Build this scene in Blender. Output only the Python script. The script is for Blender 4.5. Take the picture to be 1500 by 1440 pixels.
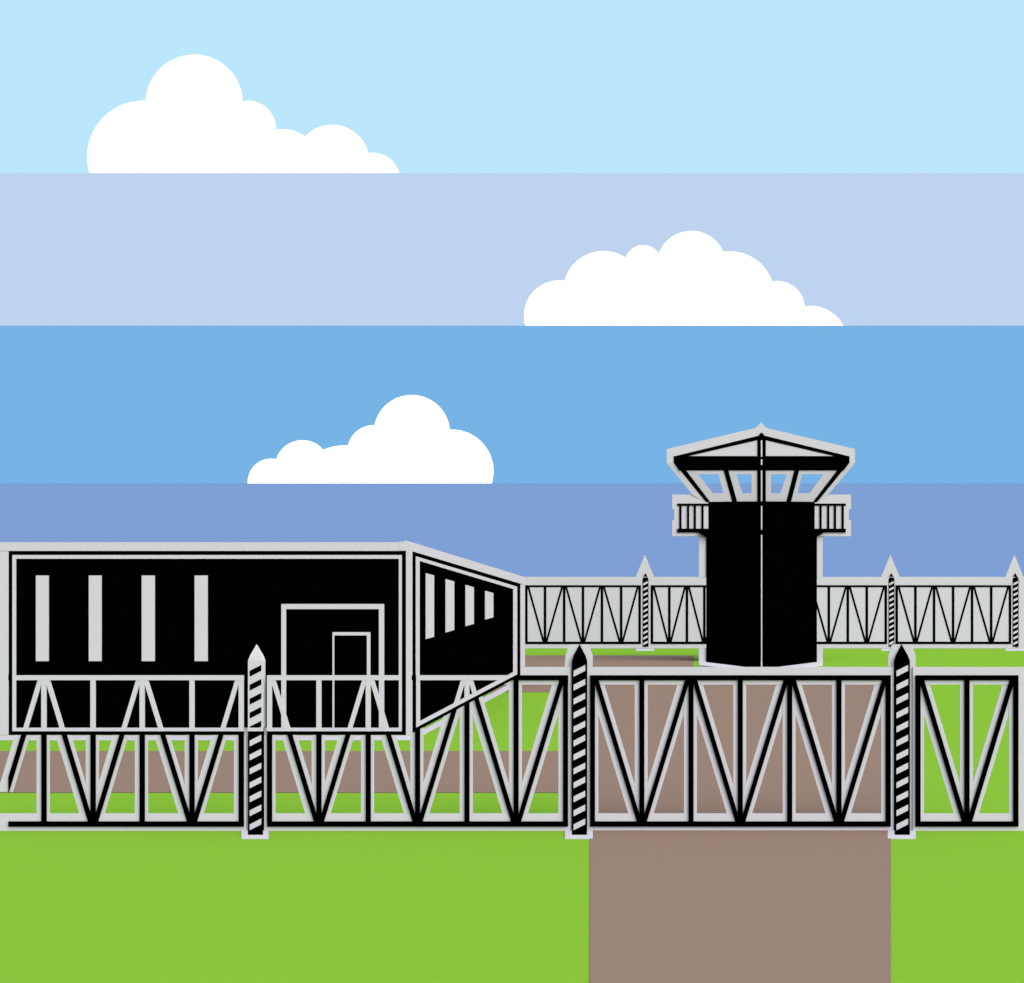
import bpy, bmesh, math
from mathutils import Vector
from mathutils.geometry import delaunay_2d_cdt
for o in list(bpy.data.objects): bpy.data.objects.remove(o)
SC = bpy.context.scene
COL = SC.collection

# ------------------------------------------------------------------ camera, sky light, sun
F, CX, CY, EYE = 1800.0, 927.0, 904.0, 3.3     # focal length and principal point (1500 px wide picture), eye height
cam_data = bpy.data.cameras.new('camera')
cam = bpy.data.objects.new('camera', cam_data); COL.objects.link(cam)
cam.location = (0, 0, EYE); cam.rotation_euler = (math.radians(90), 0, 0)
cam_data.sensor_width = 36; cam_data.sensor_fit = 'HORIZONTAL'; cam_data.lens = F*36/1500
cam_data.shift_x = (750-CX)/1500; cam_data.shift_y = (CY-720)/1500
cam_data.clip_start = 0.1; cam_data.clip_end = 20000
SC.camera = cam

SUN_EL, SUN_AZ = math.radians(42), math.radians(46)       # high, behind the viewer and to the right
world = bpy.data.worlds.new('World'); SC.world = world; world.use_nodes = True
nt = world.node_tree
bg = nt.nodes['Background']
sk = nt.nodes.new('ShaderNodeTexSky'); sk.sky_type = 'NISHITA'; sk.sun_disc = False
sk.sun_elevation = SUN_EL; sk.sun_rotation = math.pi-SUN_AZ
sk.air_density = 1.0; sk.dust_density = 3.0
nt.links.new(sk.outputs[0], bg.inputs[0]); bg.inputs[1].default_value = 0.10
sd = bpy.data.lights.new('sun', 'SUN'); sun = bpy.data.objects.new('sun', sd); COL.objects.link(sun)
sd.energy = 1.5; sd.angle = math.radians(100); sd.color = (1.0, 0.95, 0.98)
sun.rotation_euler = (math.radians(90)-SUN_EL, 0, SUN_AZ)
EXPO = 1.6
SC.view_settings.view_transform = 'Standard'; SC.view_settings.look = 'None'
SC.view_settings.exposure = EXPO; SC.view_settings.gamma = 1
SC.cycles.max_bounces = 4

# ------------------------------------------------------------------ materials
def lin(c): return tuple(((v/255+0.055)/1.055)**2.4 if v > 10 else v/255/12.92 for v in c)
def mat(name, rgb, noise=0.0, scale=1.0):
    m = bpy.data.materials.new(name); m.use_nodes = True
    n = m.node_tree.nodes; b = n['Principled BSDF']
    b.inputs['Roughness'].default_value = 1; b.inputs['Specular IOR Level'].default_value = 0
    c = (*rgb, 1)
    b.inputs['Base Color'].default_value = c
    if noise:
        g = n.new('ShaderNodeNewGeometry')
        tx = n.new('ShaderNodeTexNoise'); tx.inputs['Scale'].default_value = scale; tx.inputs['Detail'].default_value = 5
        mr = n.new('ShaderNodeMapRange'); mr.inputs[3].default_value = 1-noise; mr.inputs[4].default_value = 1+noise
        mr.inputs[1].default_value = .25; mr.inputs[2].default_value = .75
        mx = n.new('ShaderNodeVectorMath'); mx.operation = 'SCALE'; mx.inputs[0].default_value = rgb
        L = m.node_tree.links
        L.new(g.outputs['Position'], tx.inputs['Vector']); L.new(tx.outputs[0], mr.inputs[0])
        L.new(mr.outputs[0], mx.inputs[3]); L.new(mx.outputs[0], b.inputs['Base Color'])
    return m
def emit(name, rgb255):
    m = bpy.data.materials.new(name); m.use_nodes = True
    n = m.node_tree.nodes; n.clear()
    e = n.new('ShaderNodeEmission'); o = n.new('ShaderNodeOutputMaterial')
    k = 2**-EXPO
    e.inputs[0].default_value = (*[v*k for v in lin(rgb255)], 1)
    m.node_tree.links.new(e.outputs[0], o.inputs[0]); return m
BLACK = mat('black_paint', (0.0002, 0.0002, 0.0002))
GREY = mat('light_grey_paint', (0.331, 0.331, 0.354), 0.004, 3)
GREEN = mat('lawn_green', (0.119, 0.254, 0.020), 0.005, 0.6)
BROWN = mat('brown_earth', (0.151, 0.107, 0.080), 0.005, 0.8)
WHITE = mat('cloud_white', (0.95, 0.95, 0.95))
SKY = [emit('sky_pale_cyan', (187, 230, 251)), emit('sky_lavender', (190, 211, 239)),
       emit('sky_mid_blue', (119, 180, 229)), emit('sky_deep_blue', (126, 160, 213))]

# ------------------------------------------------------------------ helpers
def P(x, y, d): return Vector(((x-CX)*d/F, d, EYE-(y-CY)*d/F))          # point of the place at depth d
def G(x, y, z=0.0):                                                      # point on the ground
    d = F*(EYE-z)/(y-CY); return Vector(((x-CX)*d/F, d, z))
class MB:
    def __init__(s): s.bm = bmesh.new(); s.mats = []
    def mi(s, m):
        if m not in s.mats: s.mats.append(m)
        return s.mats.index(m)
    def loft(s, rings, m):
        """solid through rings of equal vertex count, capped at both ends"""
        i = s.mi(m); rs = [[s.bm.verts.new(v) for v in r] for r in rings]
        fs = [s.bm.faces.new(rs[0]), s.bm.faces.new(rs[-1][::-1])]
        for a, b in zip(rs, rs[1:]):
            for k in range(len(a)):
                l = (k+1) % len(a); fs.append(s.bm.faces.new((a[k], b[k], b[l], a[l])))
        for f in fs: f.material_index = i
        return s
    def plate(s, pts, d, t, m, axis=Vector((0, 1, 0))):
        """px polygon at depth d (or its own depth as third value), t metres thick"""
        fr = [P(p[0], p[1], (p[2] if len(p) > 2 else 0)+d) for p in pts]
        return s.loft([fr, [v+axis*t for v in fr]], m)
    def rect(s, x0, y0, x1, y1, d, t, m): return s.plate([(x0, y0), (x1, y0), (x1, y1), (x0, y1)], d, t, m)
    def build(s, name, parent=None):
        bmesh.ops.recalc_face_normals(s.bm, faces=s.bm.faces)
        me = bpy.data.meshes.new(name)
        off = Vector((0, 0, 0)); q = parent
        while q: off += q.location; q = q.parent
        bmesh.ops.translate(s.bm, verts=s.bm.verts, vec=-off)
        s.bm.to_mesh(me); s.bm.free()
        for m in s.mats: me.materials.append(m)
        o = bpy.data.objects.new(name, me); COL.objects.link(o)
        if parent: o.parent = parent
        return o
def thing(name, loc, label, cat, group=None):
    o = bpy.data.objects.new(name, None); COL.objects.link(o); o.location = loc; o.empty_display_size = .3
    tag(o, label, cat, group); return o
def tag(o, label, cat, group=None):
    o['label'] = label; o['category'] = cat
    if group: o['group'] = group
def struct(o): o['kind'] = 'structure'; return o
def halfplane(poly, a, b):
    """split a convex px polygon by the line a->b: (part on the inner side, rest)"""
    nx, ny = -(b[1]-a[1]), b[0]-a[0]
    sd_ = [(p[0]-a[0])*nx+(p[1]-a[1])*ny for p in poly]
    ins, out = [], []
    for k in range(len(poly)):
        p, q, sp, sq = poly[k], poly[(k+1) % len(poly)], sd_[k], sd_[(k+1) % len(poly)]
        if sp >= 0: ins.append(p)
        if sp <= 0: out.append(p)
        if sp*sq < 0:
            t = sp/(sp-sq); c = (p[0]+(q[0]-p[0])*t, p[1]+(q[1]-p[1])*t); ins.append(c); out.append(c)
    return ins, out
def area(p): return abs(sum(p[k][0]*p[k-1][1]-p[k-1][0]*p[k][1] for k in range(len(p))))/2
def cut(poly, reg):
    """inside piece and outside pieces of convex poly against convex region (clockwise on the picture)"""
    outs, cur = [], poly
    for k in range(len(reg)):
        ins, out = halfplane(cur, reg[k], reg[(k+1) % len(reg)])
        if len(out) > 2 and area(out) > .05: outs.append(out)
        cur = ins
        if len(cur) < 3 or area(cur) < .05: return None, [poly]
    return cur, outs
def cut_all(polys, regs):
    inside, rest = [], polys
    for r in regs:
        nxt = []
        for p in rest:
            i, o = cut(p, r)
            if i: inside.append(i)
            nxt += o
        rest = nxt
    return inside, rest
R4 = lambda x0, y0, x1, y1: [(x0, y0), (x1, y0), (x1, y1), (x0, y1)]

# ------------------------------------------------------------------ ground, paths, sky
GY = 6000
g = MB(); i = g.mi(GREEN)
g.bm.faces.new([g.bm.verts.new(v) for v in ((-7000, -200, 0), (7000, -200, 0), (7000, GY, 0), (-7000, GY, 0))])
struct(g.build('ground'))
def path(name, pts, z):
    m = MB(); m.mi(BROWN)
    m.bm.faces.new([m.bm.verts.new(G(x, y, z)) for x, y in pts]); return struct(m.build(name))
path('path', [(864, 2600), (864, 1014), (1016.5, 1014), (1016.5, 992), (1305, 992), (1305, 2600)], .008)
path('path', [(-400, 1161), (-400, 1100), (864, 1100), (864, 1161)], .008)
path('path', [(560, 1014), (560, 960), (1016.5, 960), (1016.5, 1014)], .008)
s = MB(); D = 5900
for k, (a, b) in enumerate(((-1500, 253.3), (253.3, 477), (477, 708), (708, 960))):
    i = s.mi(SKY[k])
    f = s.bm.faces.new([s.bm.verts.new(P(x, y, D)) for x, y in ((-3000, b), (4500, b), (4500, a), (-3000, a))]); f.material_index = i
struct(s.build('sky'))

# ------------------------------------------------------------------ clouds
def cloud(circles, base, label):
    pts = []
    for k, (cx, cy, r) in enumerate(circles):
        for a in range(220, -41, -1):
            if (a > 180 and k > 0) or (a < 0 and k < len(circles)-1): continue
            x, y = cx+r*math.cos(math.radians(a)), cy-r*math.sin(math.radians(a))
            if y > base: continue
            if any(math.hypot(x-ox, y-oy) < orr-.02 for q, (ox, oy, orr) in enumerate(circles) if q != k): continue
            if any(abs(x-ox) < orr and oy-math.sqrt(orr**2-(x-ox)**2) < y-.3 for q, (ox, oy, orr) in enumerate(circles) if q != k): continue
            pts.append((x, y))
    def foot(c, sgn): return (c[0]+sgn*math.sqrt(max(0, c[2]**2-(base-c[1])**2)), base)
    pts = [foot(circles[0], -1)] + pts + [foot(circles[-1], 1)]
    keep = pts[:1]
    for p in pts[1:]:
        if math.dist(p, keep[-1]) > .35: keep.append(p)
    pts = keep
    d = 2000
    xs = [p[0] for p in pts]; ys = [p[1] for p in pts]
    mx, my = (min(xs)+max(xs))/2, (min(ys)+base)/2
    fr = [P(x, y, d) for x, y in pts]
    def rear(t):                                 # back face: a little smaller, its floor a little higher
        q = [P(mx+(x-mx)*.985, base-max((base-y)*.94, 8), d) for x, y in pts]
        return [Vector((v.x+(mx-CX)*t/F, d+t, v.z)) for v in q]
    m = MB(); m.mi(WHITE)
    N = len(pts)
    tris = [t for t in delaunay_2d_cdt([Vector((x, -y)) for x, y in pts], [], [list(range(N))], 1, 1e-6)[2] if max(t) < N]
    rs = [[m.bm.verts.new(v) for v in q] for q in (fr, rear(15))]
    for t in tris:
        m.bm.faces.new([rs[0][q] for q in t]); m.bm.faces.new([rs[1][q] for q in reversed(t)])
    for p, q in zip(rs, rs[1:]):
        for k in range(N): l = (k+1) % N; m.bm.faces.new((p[k], q[k], q[l], p[l]))
    tag(m.build('cloud'), label, 'cloud', 'white clouds in the sky')
cloud([(209.9, 229.8, 82.1), (284.4, 151.2, 71), (363.4, 188.3, 40.5), (413.7, 243.7, 54.4), (486.5, 237.5, 54.4), (545.4, 264.9, 40.9)],
      253.3, 'highest white cloud, tall round head and a long low tail, in the palest sky band')
cloud([(818.7, 462.1, 51), (883.9, 426.8, 58.8), (942.1, 385.9, 26.7), (1012.8, 389, 50.6), (1069.3, 433.7, 65.2), (1138.6, 451.7, 39.9), (1187.1, 502.7, 54.4)],
      477, 'broad white cloud with seven bumps on the lavender sky band, above the watchtower')
cloud([(397.1, 706.2, 34.2), (443, 685.2, 40.3), (505.2, 732.5, 80), (547.2, 661.4, 38.4), (603.2, 634.5, 55.8), (662, 690.2, 60.8)],
      708, 'lowest and smallest white cloud, just above the black building')

# ------------------------------------------------------------------ prison building
DB = F*EYE/(1076.7-CY)                       # front wall
XS = (599-CX)*DB/F                           # side wall
DR = XS*F/(766.5-CX)                         # rear wall
bld = thing('prison_building', (P(300, 0, DB).x, (DB+DR)/2, 0), 'long black flat roofed prison building with light grey outlines, slit windows and a doorway', 'building')
ztop = P(0, 806.5, DB).z
xl = P(-3, 0, DB).x
def box(m, x0, x1, y0, y1, z0, z1, mt):
    return m.loft([[Vector((x0, y0, z0)), Vector((x1, y0, z0)), Vector((x1, y0, z1)), Vector((x0, y0, z1))],
                   [Vector((x0, y1, z0)), Vector((x1, y1, z0)), Vector((x1, y1, z1)), Vector((x0, y1, z1))]], mt)
m = MB(); box(m, xl, XS, DB, DR, 0, ztop, BLACK); m.build('wall', bld)
def S(x, y, off=0.0):                        # point on the side wall plane
    X = XS+off; d = X*F/(x-CX); return P(x, y, d)
def splate(m, pts, off, t, mt):
    fr = [S(x, y, off) for x, y in pts]
    return m.loft([fr, [v-Vector((t, 0, 0)) for v in fr]], mt)
fy = DB-.03
# parapet: front and side
m = MB(); m.plate([(-3, 794.3), (593, 794.3), (593.5, 791.3), (600, 793.4), (600, 807), (-3, 807)], fy, .3, GREY)
splate(m, [(600.2, 793.4), (768.5, 845.2), (768.5, 856.8), (603, 807.2), (600.2, 806.4)], .03, .3, GREY); m.build('parapet', bld)
# corner trims
m = MB(); m.rect(-3, 807.5, 12, 1077, fy, .05, GREY); m.build('corner_trim', bld)
m = MB(); m.plate([(594.7, 806), (603, 807), (603, 1077), (594.7, 1077)], fy-.01, .12, GREY); m.build('corner_trim', bld)
m = MB(); splate(m, [(763, 856), (769, 857), (769, 987.5), (763, 990.8)], .035, .06, GREY); m.build('corner_trim', bld)
# thin outlines
m = MB(); T = .015
m.rect(18, 813, 588.6, 818.5, fy+.01, T, GREY); m.rect(18, 1066, 588.6, 1071.2, fy+.01, T, GREY)
m.rect(18, 818.5, 23.5, 1066, fy+.01, T, GREY); m.rect(584.2, 818.5, 588.6, 1066, fy+.01, T, GREY); m.build('border_trim', bld)
m = MB(); tl = lambda x: 811.5+.30*(x-603); bl = lambda x: 1062.6-.5266*(x-615.5)
splate(m, [(609.6, tl(609.6)+1.5), (757.7, tl(757.7)+1.5), (757.7, tl(757.7)+6.6), (609.6, tl(609.6)+6.6)], .02, T, GREY)
splate(m, [(609.6, bl(609.6)-6.3), (757.7, bl(757.7)-6.3), (757.7, bl(757.7)), (609.6, bl(609.6))], .02, T, GREY)
splate(m, [(609.6, tl(609.6)+6.6), (614.8, tl(614.8)+6.6), (614.8, bl(614.8)-6.3), (609.6, bl(609.6)-6.3)], .02, T, GREY)
splate(m, [(752, tl(752)+6.6), (757.7, tl(757.7)+6.6), (757.7, bl(757.7)-6.3), (752, bl(752)-6.3)], .02, T, GREY); m.build('border_trim', bld)
for x0, x1 in ((52.5, 71), (130, 148.5), (207.5, 226.5), (285, 304)):
    m = MB(); m.rect(x0, 843, x1, 968.5, fy, .03, GREY); m.build('window', bld)
for x0, x1, a, b, c, e in ((624.2, 636, 839.7, 842.9, 932.9, 936.1), (653.2, 665.5, 848.3, 851.7, 922.8, 926.5),
                           (682.3, 694.2, 856.9, 860.1, 914, 917.2), (711, 722.8, 865.5, 868.7, 904.3, 907.5)):
    m = MB(); splate(m, [(x0, a), (x1, b), (x1, c), (x0, e)], .02, .018, GREY); m.build('window', bld)
m = MB()
m.rect(412, 884.7, 562.7, 892.3, fy+.003, .02, GREY); m.rect(412, 892.3, 419, 1066, fy+.003, .02, GREY); m.rect(555, 892.3, 562.7, 1066, fy+.003, .02, GREY)
m.build('door_surround', bld)
m = MB(); m.rect(489.5, 930.8, 537.4, 1066, fy+.015, .012, BLACK); door = m.build('door', bld)
m = MB(); m.rect(487, 926, 542.5, 930.8, fy+.003, .02, GREY); m.rect(487, 930.8, 489.6, 1066, fy+.003, .02, GREY); m.rect(537.4, 930.8, 542.5, 1066, fy+.003, .02, GREY)
m.build('door_frame', door)
m = MB()
def slab(m, pts, z, mt): return m.loft([[G(x, y, z) for x, y in pts], [Vector((v.x, v.y, -.05)) for v in [G(x, y, z) for x, y in pts]]], mt)
slab(m, [(-5, 1077.3), (603, 1077.3), (763, 992.8), (770, 989), (772, 993.5), (764, 1000), (606, 1083.3), (-5, 1083.3)], .02, GREY); m.build('plinth', bld)

# ------------------------------------------------------------------ fences
FR = R4(18, 813, 588.6, 1071.2)              # where the front fence crosses the dark walls its bars are pale
SR = [(609.6, 812), (757.7, 857), (757.7, bl(757.7)), (609.6, bl(609.6))]
CR = R4(594.7, 791, 603, 1083)
SIL = [R4(-3, 794, 603, 1077), [(603, 806), (768.5, 845), (768.5, 986.5), (603, 1074.6)]]
DF = F*EYE/(1217.6-CY)
def front_panel(us, tops, label, xa, xb, clip=None):
    """us: upright centres; tops: which of them have the braces meeting at the top rail"""
    root = thing('lattice_fence', (P((xa+xb)/2, 0, DF).x, DF, 0), label, 'fence', 'panels of the front fence')
    gbars = []
    def bar(name, poly, dd):
        polys = [poly]
        if clip: polys = [q for q in (cut(p, clip)[0] for p in polys) if q]
        ins, rest = cut_all(polys, [FR, SR, CR])
        m = MB()
        for p in ins: m.plate(p, DF+dd, .02, GREY)
        for p in rest: m.plate(p, DF+dd, .02, BLACK)
        m.build(name, root)
    def halo(poly, dd):
        polys = [poly]
        _, rest = cut_all(polys, SIL)
        for p in rest:
            if area(p) > 1: gbars.append((p, dd))
    bar('top_rail', R4(xa, 989.2, xb, 996.4), 0); bar('bottom_rail', R4(xa, 1203.4, xb, 1211), 0)
    ga, gb = (xa-14 if clip else xa-4), xb+(10 if clip is None and xb > 1400 else 4)
    halo(R4(ga, 977, gb, 1002.8), .030); halo(R4(ga, 1191.5, gb, 1217.3), .030)
    for u in us:
        bar('upright', R4(u-3.7, 996, u+3.6, 1204), .002)
        a, b = u-10.5, u+8.5
        if abs(u-3.7-xa) < 3: a = xa-4
        if abs(u+3.6-xb) < 3: b = gb
        halo(R4(a, 1002, b, 1192), .033)
    for k, (u, v) in enumerate(zip(us, us[1:])):
        if tops[k]: x0, x1 = u+5.4, v-3.9        # from the top of u down to the bottom of v
        else: x0, x1 = v-5.4, u+3.9              # from the top of v down to the bottom of u
        q = (x1-x0)/207*3
        bar('brace', [(x0-3.5-q, 993.3), (x0+3.5-q, 993.3), (x1+3.5+q, 1206.3), (x1-3.5+q, 1206.3)], .004+.002*(k % 2))
        halo([(x0-12.5, 996), (x0+9.8, 996), (x1+9.8, 1203), (x1-12.5, 1203)], .036+.003*(k % 2))
    if clip:                                     # the cut off bay at the picture's edge keeps a pale border
        u = -8; x0, x1 = 64-5.4, -8+3.9; q = (x1-x0)/207*3
        bar('brace', [(x0-3.5-q, 993.3), (x0+3.5-q, 993.3), (x1+3.5+q, 1206.3), (x1-3.5+q, 1206.3)], .004)
        for p in [cut([(x0-12.5, 996), (x0+9.8, 996), (x1+9.8, 1203), (x1-12.5, 1203)], R4(-20, 990, 80, 1160))[0]]:
            halo(p, .036)
    m = MB()
    for p, dd in gbars: m.plate(p, DF+dd, .015, GREY)
    m.build('backing_frame', root)
front_panel([64, 136, 208, 281, 353.2], [1, 0, 1, 0, 1], 'front fence panel before the long wall with slit windows, half pale and half black', 12, 357, R4(12, 980, 400, 1230))
front_panel([394.6, 467, 539.3, 611.6, 684, 756, 828.5], [1, 0, 1, 0, 1, 0, 1], 'front fence panel crossing the doorway and receding end wall of the black building', 391, 832.2)
front_panel([868, 940.3, 1012.4, 1084.6, 1157, 1229.2, 1301.3], [1, 0, 1, 0, 1, 0, 1], 'all black front fence panel standing across the wide brown path', 864.2, 1305)
front_panel([1345, 1416.8, 1488.4], [1, 0, 1], 'short black front fence panel with a single V of braces over green lawn', 1341.2, 1492)

def post(cx, tip, sc, d, label, plate, group, split=None):
    root = thing('fence_post', (P(cx, 0, d).x, d, 0), label, 'fence post', group)
    Y = lambda v: tip+(v-944)*sc                 # heights as on the front posts
    dep = .12 if sc == 1 else .3
    def ring(y, hw, dd=0.0, t=None):
        c = P(cx, Y(y), d); w = hw*sc*d/F; t = dep if t is None else t
        y0, y1 = d+(dep-t)/2+dd, d+(dep+t)/2
        return [Vector((c.x-w, y0, c.z)), Vector((c.x+w, y0, c.z)), Vector((c.x+w, y1, c.z)), Vector((c.x-w, y1, c.z))]
    m = MB()
    tm = GREY if split else BLACK
    m.loft([ring(1217.6 if sc == 1 else 1222, 11.1), ring(split or 968, 11.1)], BLACK)
    if split: m.loft([ring(split, 11.1), ring(968, 11.1)], GREY)
    for k in range(12):
        y = 1199-20.45*k
        inv = split and y+8 < split
        m.plate([(cx-8.6*sc, Y(y+8.6)), (cx+8.4*sc, Y(y)), (cx+8.4*sc, Y(y+8.6)), (cx-8.6*sc, Y(y+17.2))], d-.004*(1 if sc == 1 else 6), .006 if sc == 1 else .05, BLACK if inv else GREY)
    m.build('shaft', root)
    m = MB(); m.loft([ring(968, 11.1), ring(960.5, 8.6, 0, dep*.8), ring(944.2, .4, 0, dep*.05)], tm); m.build('spike', root)
    if split:
        m = MB(); m.plate(R4(cx-11.4, 1066, cx+11.4, 1071.2), d-.008, .01, GREY); m.build('collar', root)
    x0, x1 = min(p[0] for p in plate), min(max(p[0] for p in plate), cx+40*sc)
    m = MB(); yb, yf = (1216.4, 1228.2) if sc == 1 else (950.1, 953.3)
    slab(m, [(x0, yb), (x1, yb), (x1, yf), (x0, yf)], .01, GREY)
    if sc == 1: slab(m, [(cx-11.1, yb), (cx+11.1, yb), (cx+11.1, 1222.4), (cx-11.1, 1222.4)], .016, BLACK)
    m.build('foot', root)
    m = MB(); m.plate(plate, d+(.06 if sc == 1 else .2), .02 if sc == 1 else .08, GREY); m.build('backing_plate', root)
PG = 'striped posts of the front fence'
post(374.3, 944, 1, DF, 'pale tipped striped front post standing before the black building', R4(353.5, 1066.3, 393.5, 1217.6), PG, 1066)
for c, lab in ((848.8, 'black and white striped front post where the brown path meets the lawn beside the building'),
               (1321.8, 'black and white striped front post between the path panel and the short V panel')):
    post(c, 944, 1, DF, lab, [(c-21.4, 977), (c-20.6, 961), (c-15, 944), (c+14, 944), (c+19.6, 961), (c+19.2, 977), (c+19.2, 1217.6), (c-21.4, 1217.6)], PG)

DFF = F*EYE/(950-CY)
def far_panel(us, label, xa, xb, ga, gb, lo=1):
    root = thing('lattice_fence', (P((ga+gb)/2, 0, DFF).x, DFF, 0), label, 'fence', 'panels of the far fence')
    def bar(name, poly, dd): MB().plate(poly, DFF+dd, .02, BLACK).build(name, root)
    bar('top_rail', R4(xa, 857.2, xb, 860.2), 0); bar('bottom_rail', R4(xa, 939.9, xb, 943.6), 0)
    for u in us: bar('upright', R4(u-1.9, 859, u+1.9, 941), .003)
    for k, (u, v) in enumerate(zip(us, us[1:])):
        x0, x1 = (u+2.4, v-1.6) if k % 2 == 1-lo else (v-2.4, u+1.6)
        bar('brace', [(x0-1.5, 858), (x0+1.5, 858), (x1+1.5, 942), (x1-1.5, 942)], .006+.003*(k % 2))
    MB().plate(R4(ga, 845, gb, 949.8), DFF+.031, .1, GREY).build('backing_panel', root)
far_panel([771, 798.4, 826.4, 854, 881.8, 909.9, 937], 'far fence panel beginning at the back corner of the black building', 769.2, 939, 755, 944.5)
far_panel([955, 980.5, 1006.3, 1031.8, 1057, 1083, 1109], 'far fence panel whose far end runs in behind the watchtower', 953.2, 1111, 945, 1118)
far_panel([1130.8, 1158.6, 1186.4, 1214.2, 1242, 1269.8, 1297.6], 'far fence panel coming out from behind the watchtower toward the lawn', 1129, 1299.5, 1120, 1305)
far_panel([1313.6, 1341, 1368.3, 1396.2, 1424, 1452, 1479.6], 'far fence panel with three whole Vs between two small posts over the lawn', 1311.7, 1481.4, 1305.5, 1487)
FG = 'small striped posts of the far fence'
for c, dx, lab in ((945.6, -1, 'small far post between building and watchtower'), (1306, -1.8, 'small far post above the tall front post beside the short V panel'),
                   (1487.8, -1.8, 'small far post ending the last far fence panel')):
    h = c+dx
    pl = [(h-13.2, 845), (h, 812.3), (h+13.8, 845), (h+13.8, 950), (h-13.2, 950)]
    if c > 1400: pl = [(h-13.2, 845), (h, 812.3), (h+13.2, 845), (h+40, 845), (h+40, 950), (h-13.2, 950)]
    post(c, 839.4, .3885, DFF, lab, pl, FG)

# ------------------------------------------------------------------ watchtower
DT = F*EYE/(968.6-CY)
tw = thing('watchtower', (P(1115.7, 0, DT).x, DT+3, 0), 'tall black guard watchtower with railed balcony, flared window cabin and pitched grey roof', 'watchtower')
def column(m, x0, x1, ya, yb, mt, prow=.4, rear=6.0):
    def ring(y, ground):
        z = 0.0 if ground else P(0, y, DT).z
        k = DT/F
        X = lambda x: (x-CX)*k
        mid = (x0+x1)/2; mm = (mid-CX)*(DT-prow)/F
        return [Vector((X(x0), DT, z)), Vector((mm, DT-prow, z)), Vector((X(x1), DT, z)), Vector((X(x1-28), DT+rear, z)), Vector((X(x0+28), DT+rear, z))]
    return m.loft([ring(yb, yb > 960), ring(ya, False)], mt)
m = MB(); column(m, 1034.5, 1196.7, 783, 970, BLACK); m.build('tower_body', tw)
m = MB(); column(m, 1037.8, 1193.4, 735, 784, BLACK, .38, 5.9); m.build('guard_room', tw)
for a, b in ((784, 846), (949, 969)):           # pale flanges above and below the run of the far fence
    m = MB(); m.rect(1023.7, a, 1205.2, b, DT+.1, .3, GREY); m.build('backing_panel', tw)
m = MB(); m.plate([(1023.2, 779.6), (1208, 779.6), (1196.7, 786.3), (1034.5, 786.3)], DT-.3, .4, BLACK); m.build('bracket', tw)
m = MB()
for a, b in ((741, 776), (783.5, 976)): m.rect(1114.8, a, 1116.6, b, DT-.42, .04, GREY)
m.build('edge_strip', tw)
m = MB(); slab(m, [(1034.5, 966.5), (1196.7, 966.5), (1196.7, 968.8), (1115.7, 978.7), (1034.5, 968.8)], .10, BLACK)
slab(m, [(1114.7, 967), (1116.7, 967), (1116.7, 977.5), (1114.7, 977.5)], .105, GREY)
slab(m, [(1023.6, 966), (1205.2, 966), (1205.2, 974.2), (1115.7, 984), (1023.6, 974.2)], .05, GREY); m.build('footing', tw)
# balcony
for sgn in (-1, 1):
    X = lambda v: 1115.65+sgn*v
    bal = MB().plate([(X(78), 774.4), (X(123.5), 774.4), (X(123.5), 779.8), (X(78), 779.8)], DT-.1, .1, BLACK).build('deck', tw)
    MB().plate([(X(74), 737.6), (X(123.5), 737.6), (X(123.5), 740.6), (X(74), 740.6)], DT-.06, .06, BLACK).build('handrail', bal)
    for v in (84.9, 96.1, 106, 117.3):
        MB().plate([(X(v), 740.6), (X(v+3.2), 740.6), (X(v+3.2), 774.4), (X(v), 774.4)], DT-.055, .05, BLACK).build('baluster', bal)
    MB().plate([(X(72), 724.5), (X(131), 724.5), (X(131), 746), (X(128), 746), (X(128), 762), (X(131), 762), (X(131), 785.6), (X(91), 785.6), (X(76), 783)],
               DT+.02, .25, GREY).build('parapet', bal)
# cabin: leans out towards the top
DC = DT-.4
dl = lambda y: max(0, .4*(y-689)/46.0)                  # 0 at the fascia, a little further back at the sill
V = lambda x, y: (x, y, dl(y))
def mull(pts, name='mullion', t=.03, off=0.0, mt=BLACK): return MB().plate([V(*p) for p in pts], DC+off, t, mt).build(name, tw)
mull([(987, 677), (1000, 683), (1005.2, 689.3), (1040.8, 735.8), (1034.6, 735.8)], 'corner_post')
mull([(1244.4, 677), (1231, 683), (1226.2, 689.3), (1190.6, 735.8), (1196.7, 735.8)], 'corner_post')
mull([(1059.9, 688), (1066.7, 688), (1080.2, 736), (1073, 736)])
mull([(1171, 688), (1164, 688), (1151.6, 736), (1158.6, 736)])
m = MB()
for a, b in ((640, 689), (689, 737)): m.plate([V(1109.6, a), V(1121.8, a), V(1121.8, b), V(1109.6, b)], DC-.02, .04, BLACK)
cm = m.build('centre_mullion', tw)
m = MB()
for a, b in ((645, 669), (673, 681), (689, 735)): m.plate([V(1114.6, a), V(1116.8, a), V(1116.8, b), V(1114.6, b)], DC-.03, .02, GREY)
m.build('edge_strip', cm)
MB().plate([(987, 668), (1244.4, 668), (1244.4, 677.7), (1236, 688.9), (995.5, 688.9), (987, 677.7)], DC-.01, .04, BLACK).build('fascia', tw)
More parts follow.
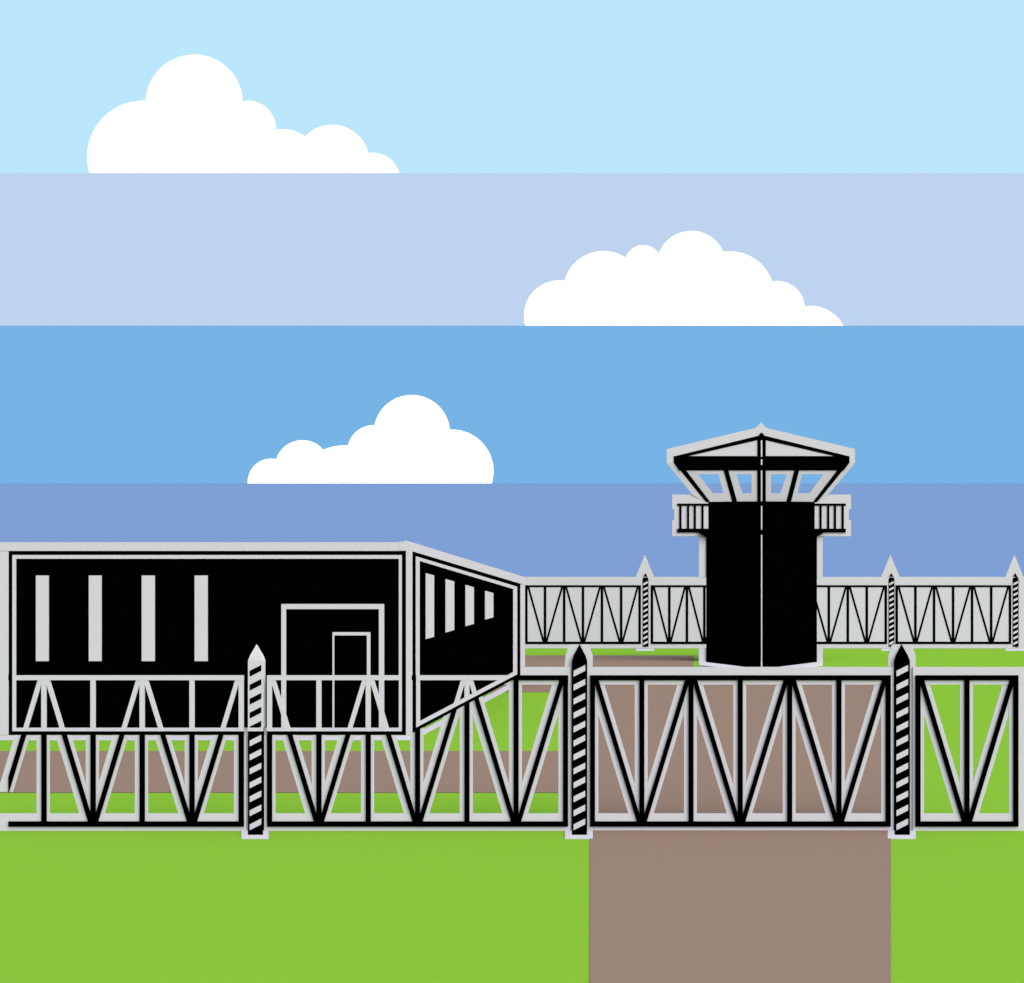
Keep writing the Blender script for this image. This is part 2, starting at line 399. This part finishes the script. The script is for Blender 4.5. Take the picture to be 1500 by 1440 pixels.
for outer, inner in (([(1003.5, 686), (1063.3, 686), (1076.6, 736), (1038, 736)], [(1022.6, 694.7), (1052.2, 694.7), (1059.9, 722.5), (1044.2, 722.5)]),
                     ([(1063.3, 686), (1115.7, 686), (1115.7, 736), (1076.6, 736)], [(1078.7, 694.7), (1100.9, 694.7), (1100.9, 722.5), (1087.4, 722.5)]),
                     ([(1115.7, 686), (1167.5, 686), (1155.1, 736), (1115.7, 736)], [(1129.5, 694.7), (1152.7, 694.7), (1143.2, 722.5), (1129.5, 722.5)]),
                     ([(1167.5, 686), (1227.9, 686), (1193.5, 736), (1155.1, 736)], [(1174.8, 694.7), (1206.2, 694.7), (1185.8, 722.5), (1168.4, 722.5)])):
    m = MB()
    for k in range(4):
        l = (k+1) % 4; m.plate([V(*outer[k]), V(*outer[l]), V(*inner[l]), V(*inner[k])], DC+.036, .05, GREY)
    m.build('window_frame', tw)
mull([(976.8, 678.6), (990, 678.6), (1003.5, 686), (1038, 736), (1030, 736), (1014, 724.5)], 'corner_panel', .05, .036, GREY)
mull([(1252.4, 678.6), (1240, 678.6), (1227.9, 686), (1193.5, 736), (1201, 736), (1213, 724.5)], 'corner_panel', .05, .036, GREY)
# roof: grey shell, black rafters in front of its gable
prof = [(976.8, 657.7), (1106.2, 627), (1109.5, 624.6), (1114.7, 618.6), (1120, 624.6), (1123, 627), (1252.4, 657.7), (1252.4, 678.5), (976.8, 678.5)]
c = P(1115, 664, DC+.036)
fr = [P(x, y, DC+.036) for x, y in prof]
m = MB(); m.loft([fr, [Vector((c.x+(v.x-c.x)*.95, v.y+2, c.z+(v.z-c.z)*.95)) for v in fr], [Vector((c.x+(v.x-c.x)*.8, v.y+6, c.z+(v.z-c.z)*.8)) for v in fr]], GREY)
roof = m.build('roof', tw)
MB().plate([(987, 668.5), (1110, 638.5), (1115.6, 636), (1115.6, 643.2), (1004.8, 668.8)], DC-.002, .03, BLACK).build('rafter', roof)
MB().plate([(1244.4, 668.5), (1121.4, 638.5), (1115.6, 636), (1115.6, 643.2), (1226.4, 668.8)], DC-.002, .03, BLACK).build('rafter', roof)
MB().plate([(1111.5, 640), (1112.8, 635.5), (1115.6, 633.6), (1118.4, 635.5), (1119.7, 640)], DC-.026, .05, BLACK).build('finial', roof)
MB().rect(1112.5, 680, 1118.5, 740, DT+4.5, .3, BLACK).build('rear_post', tw)
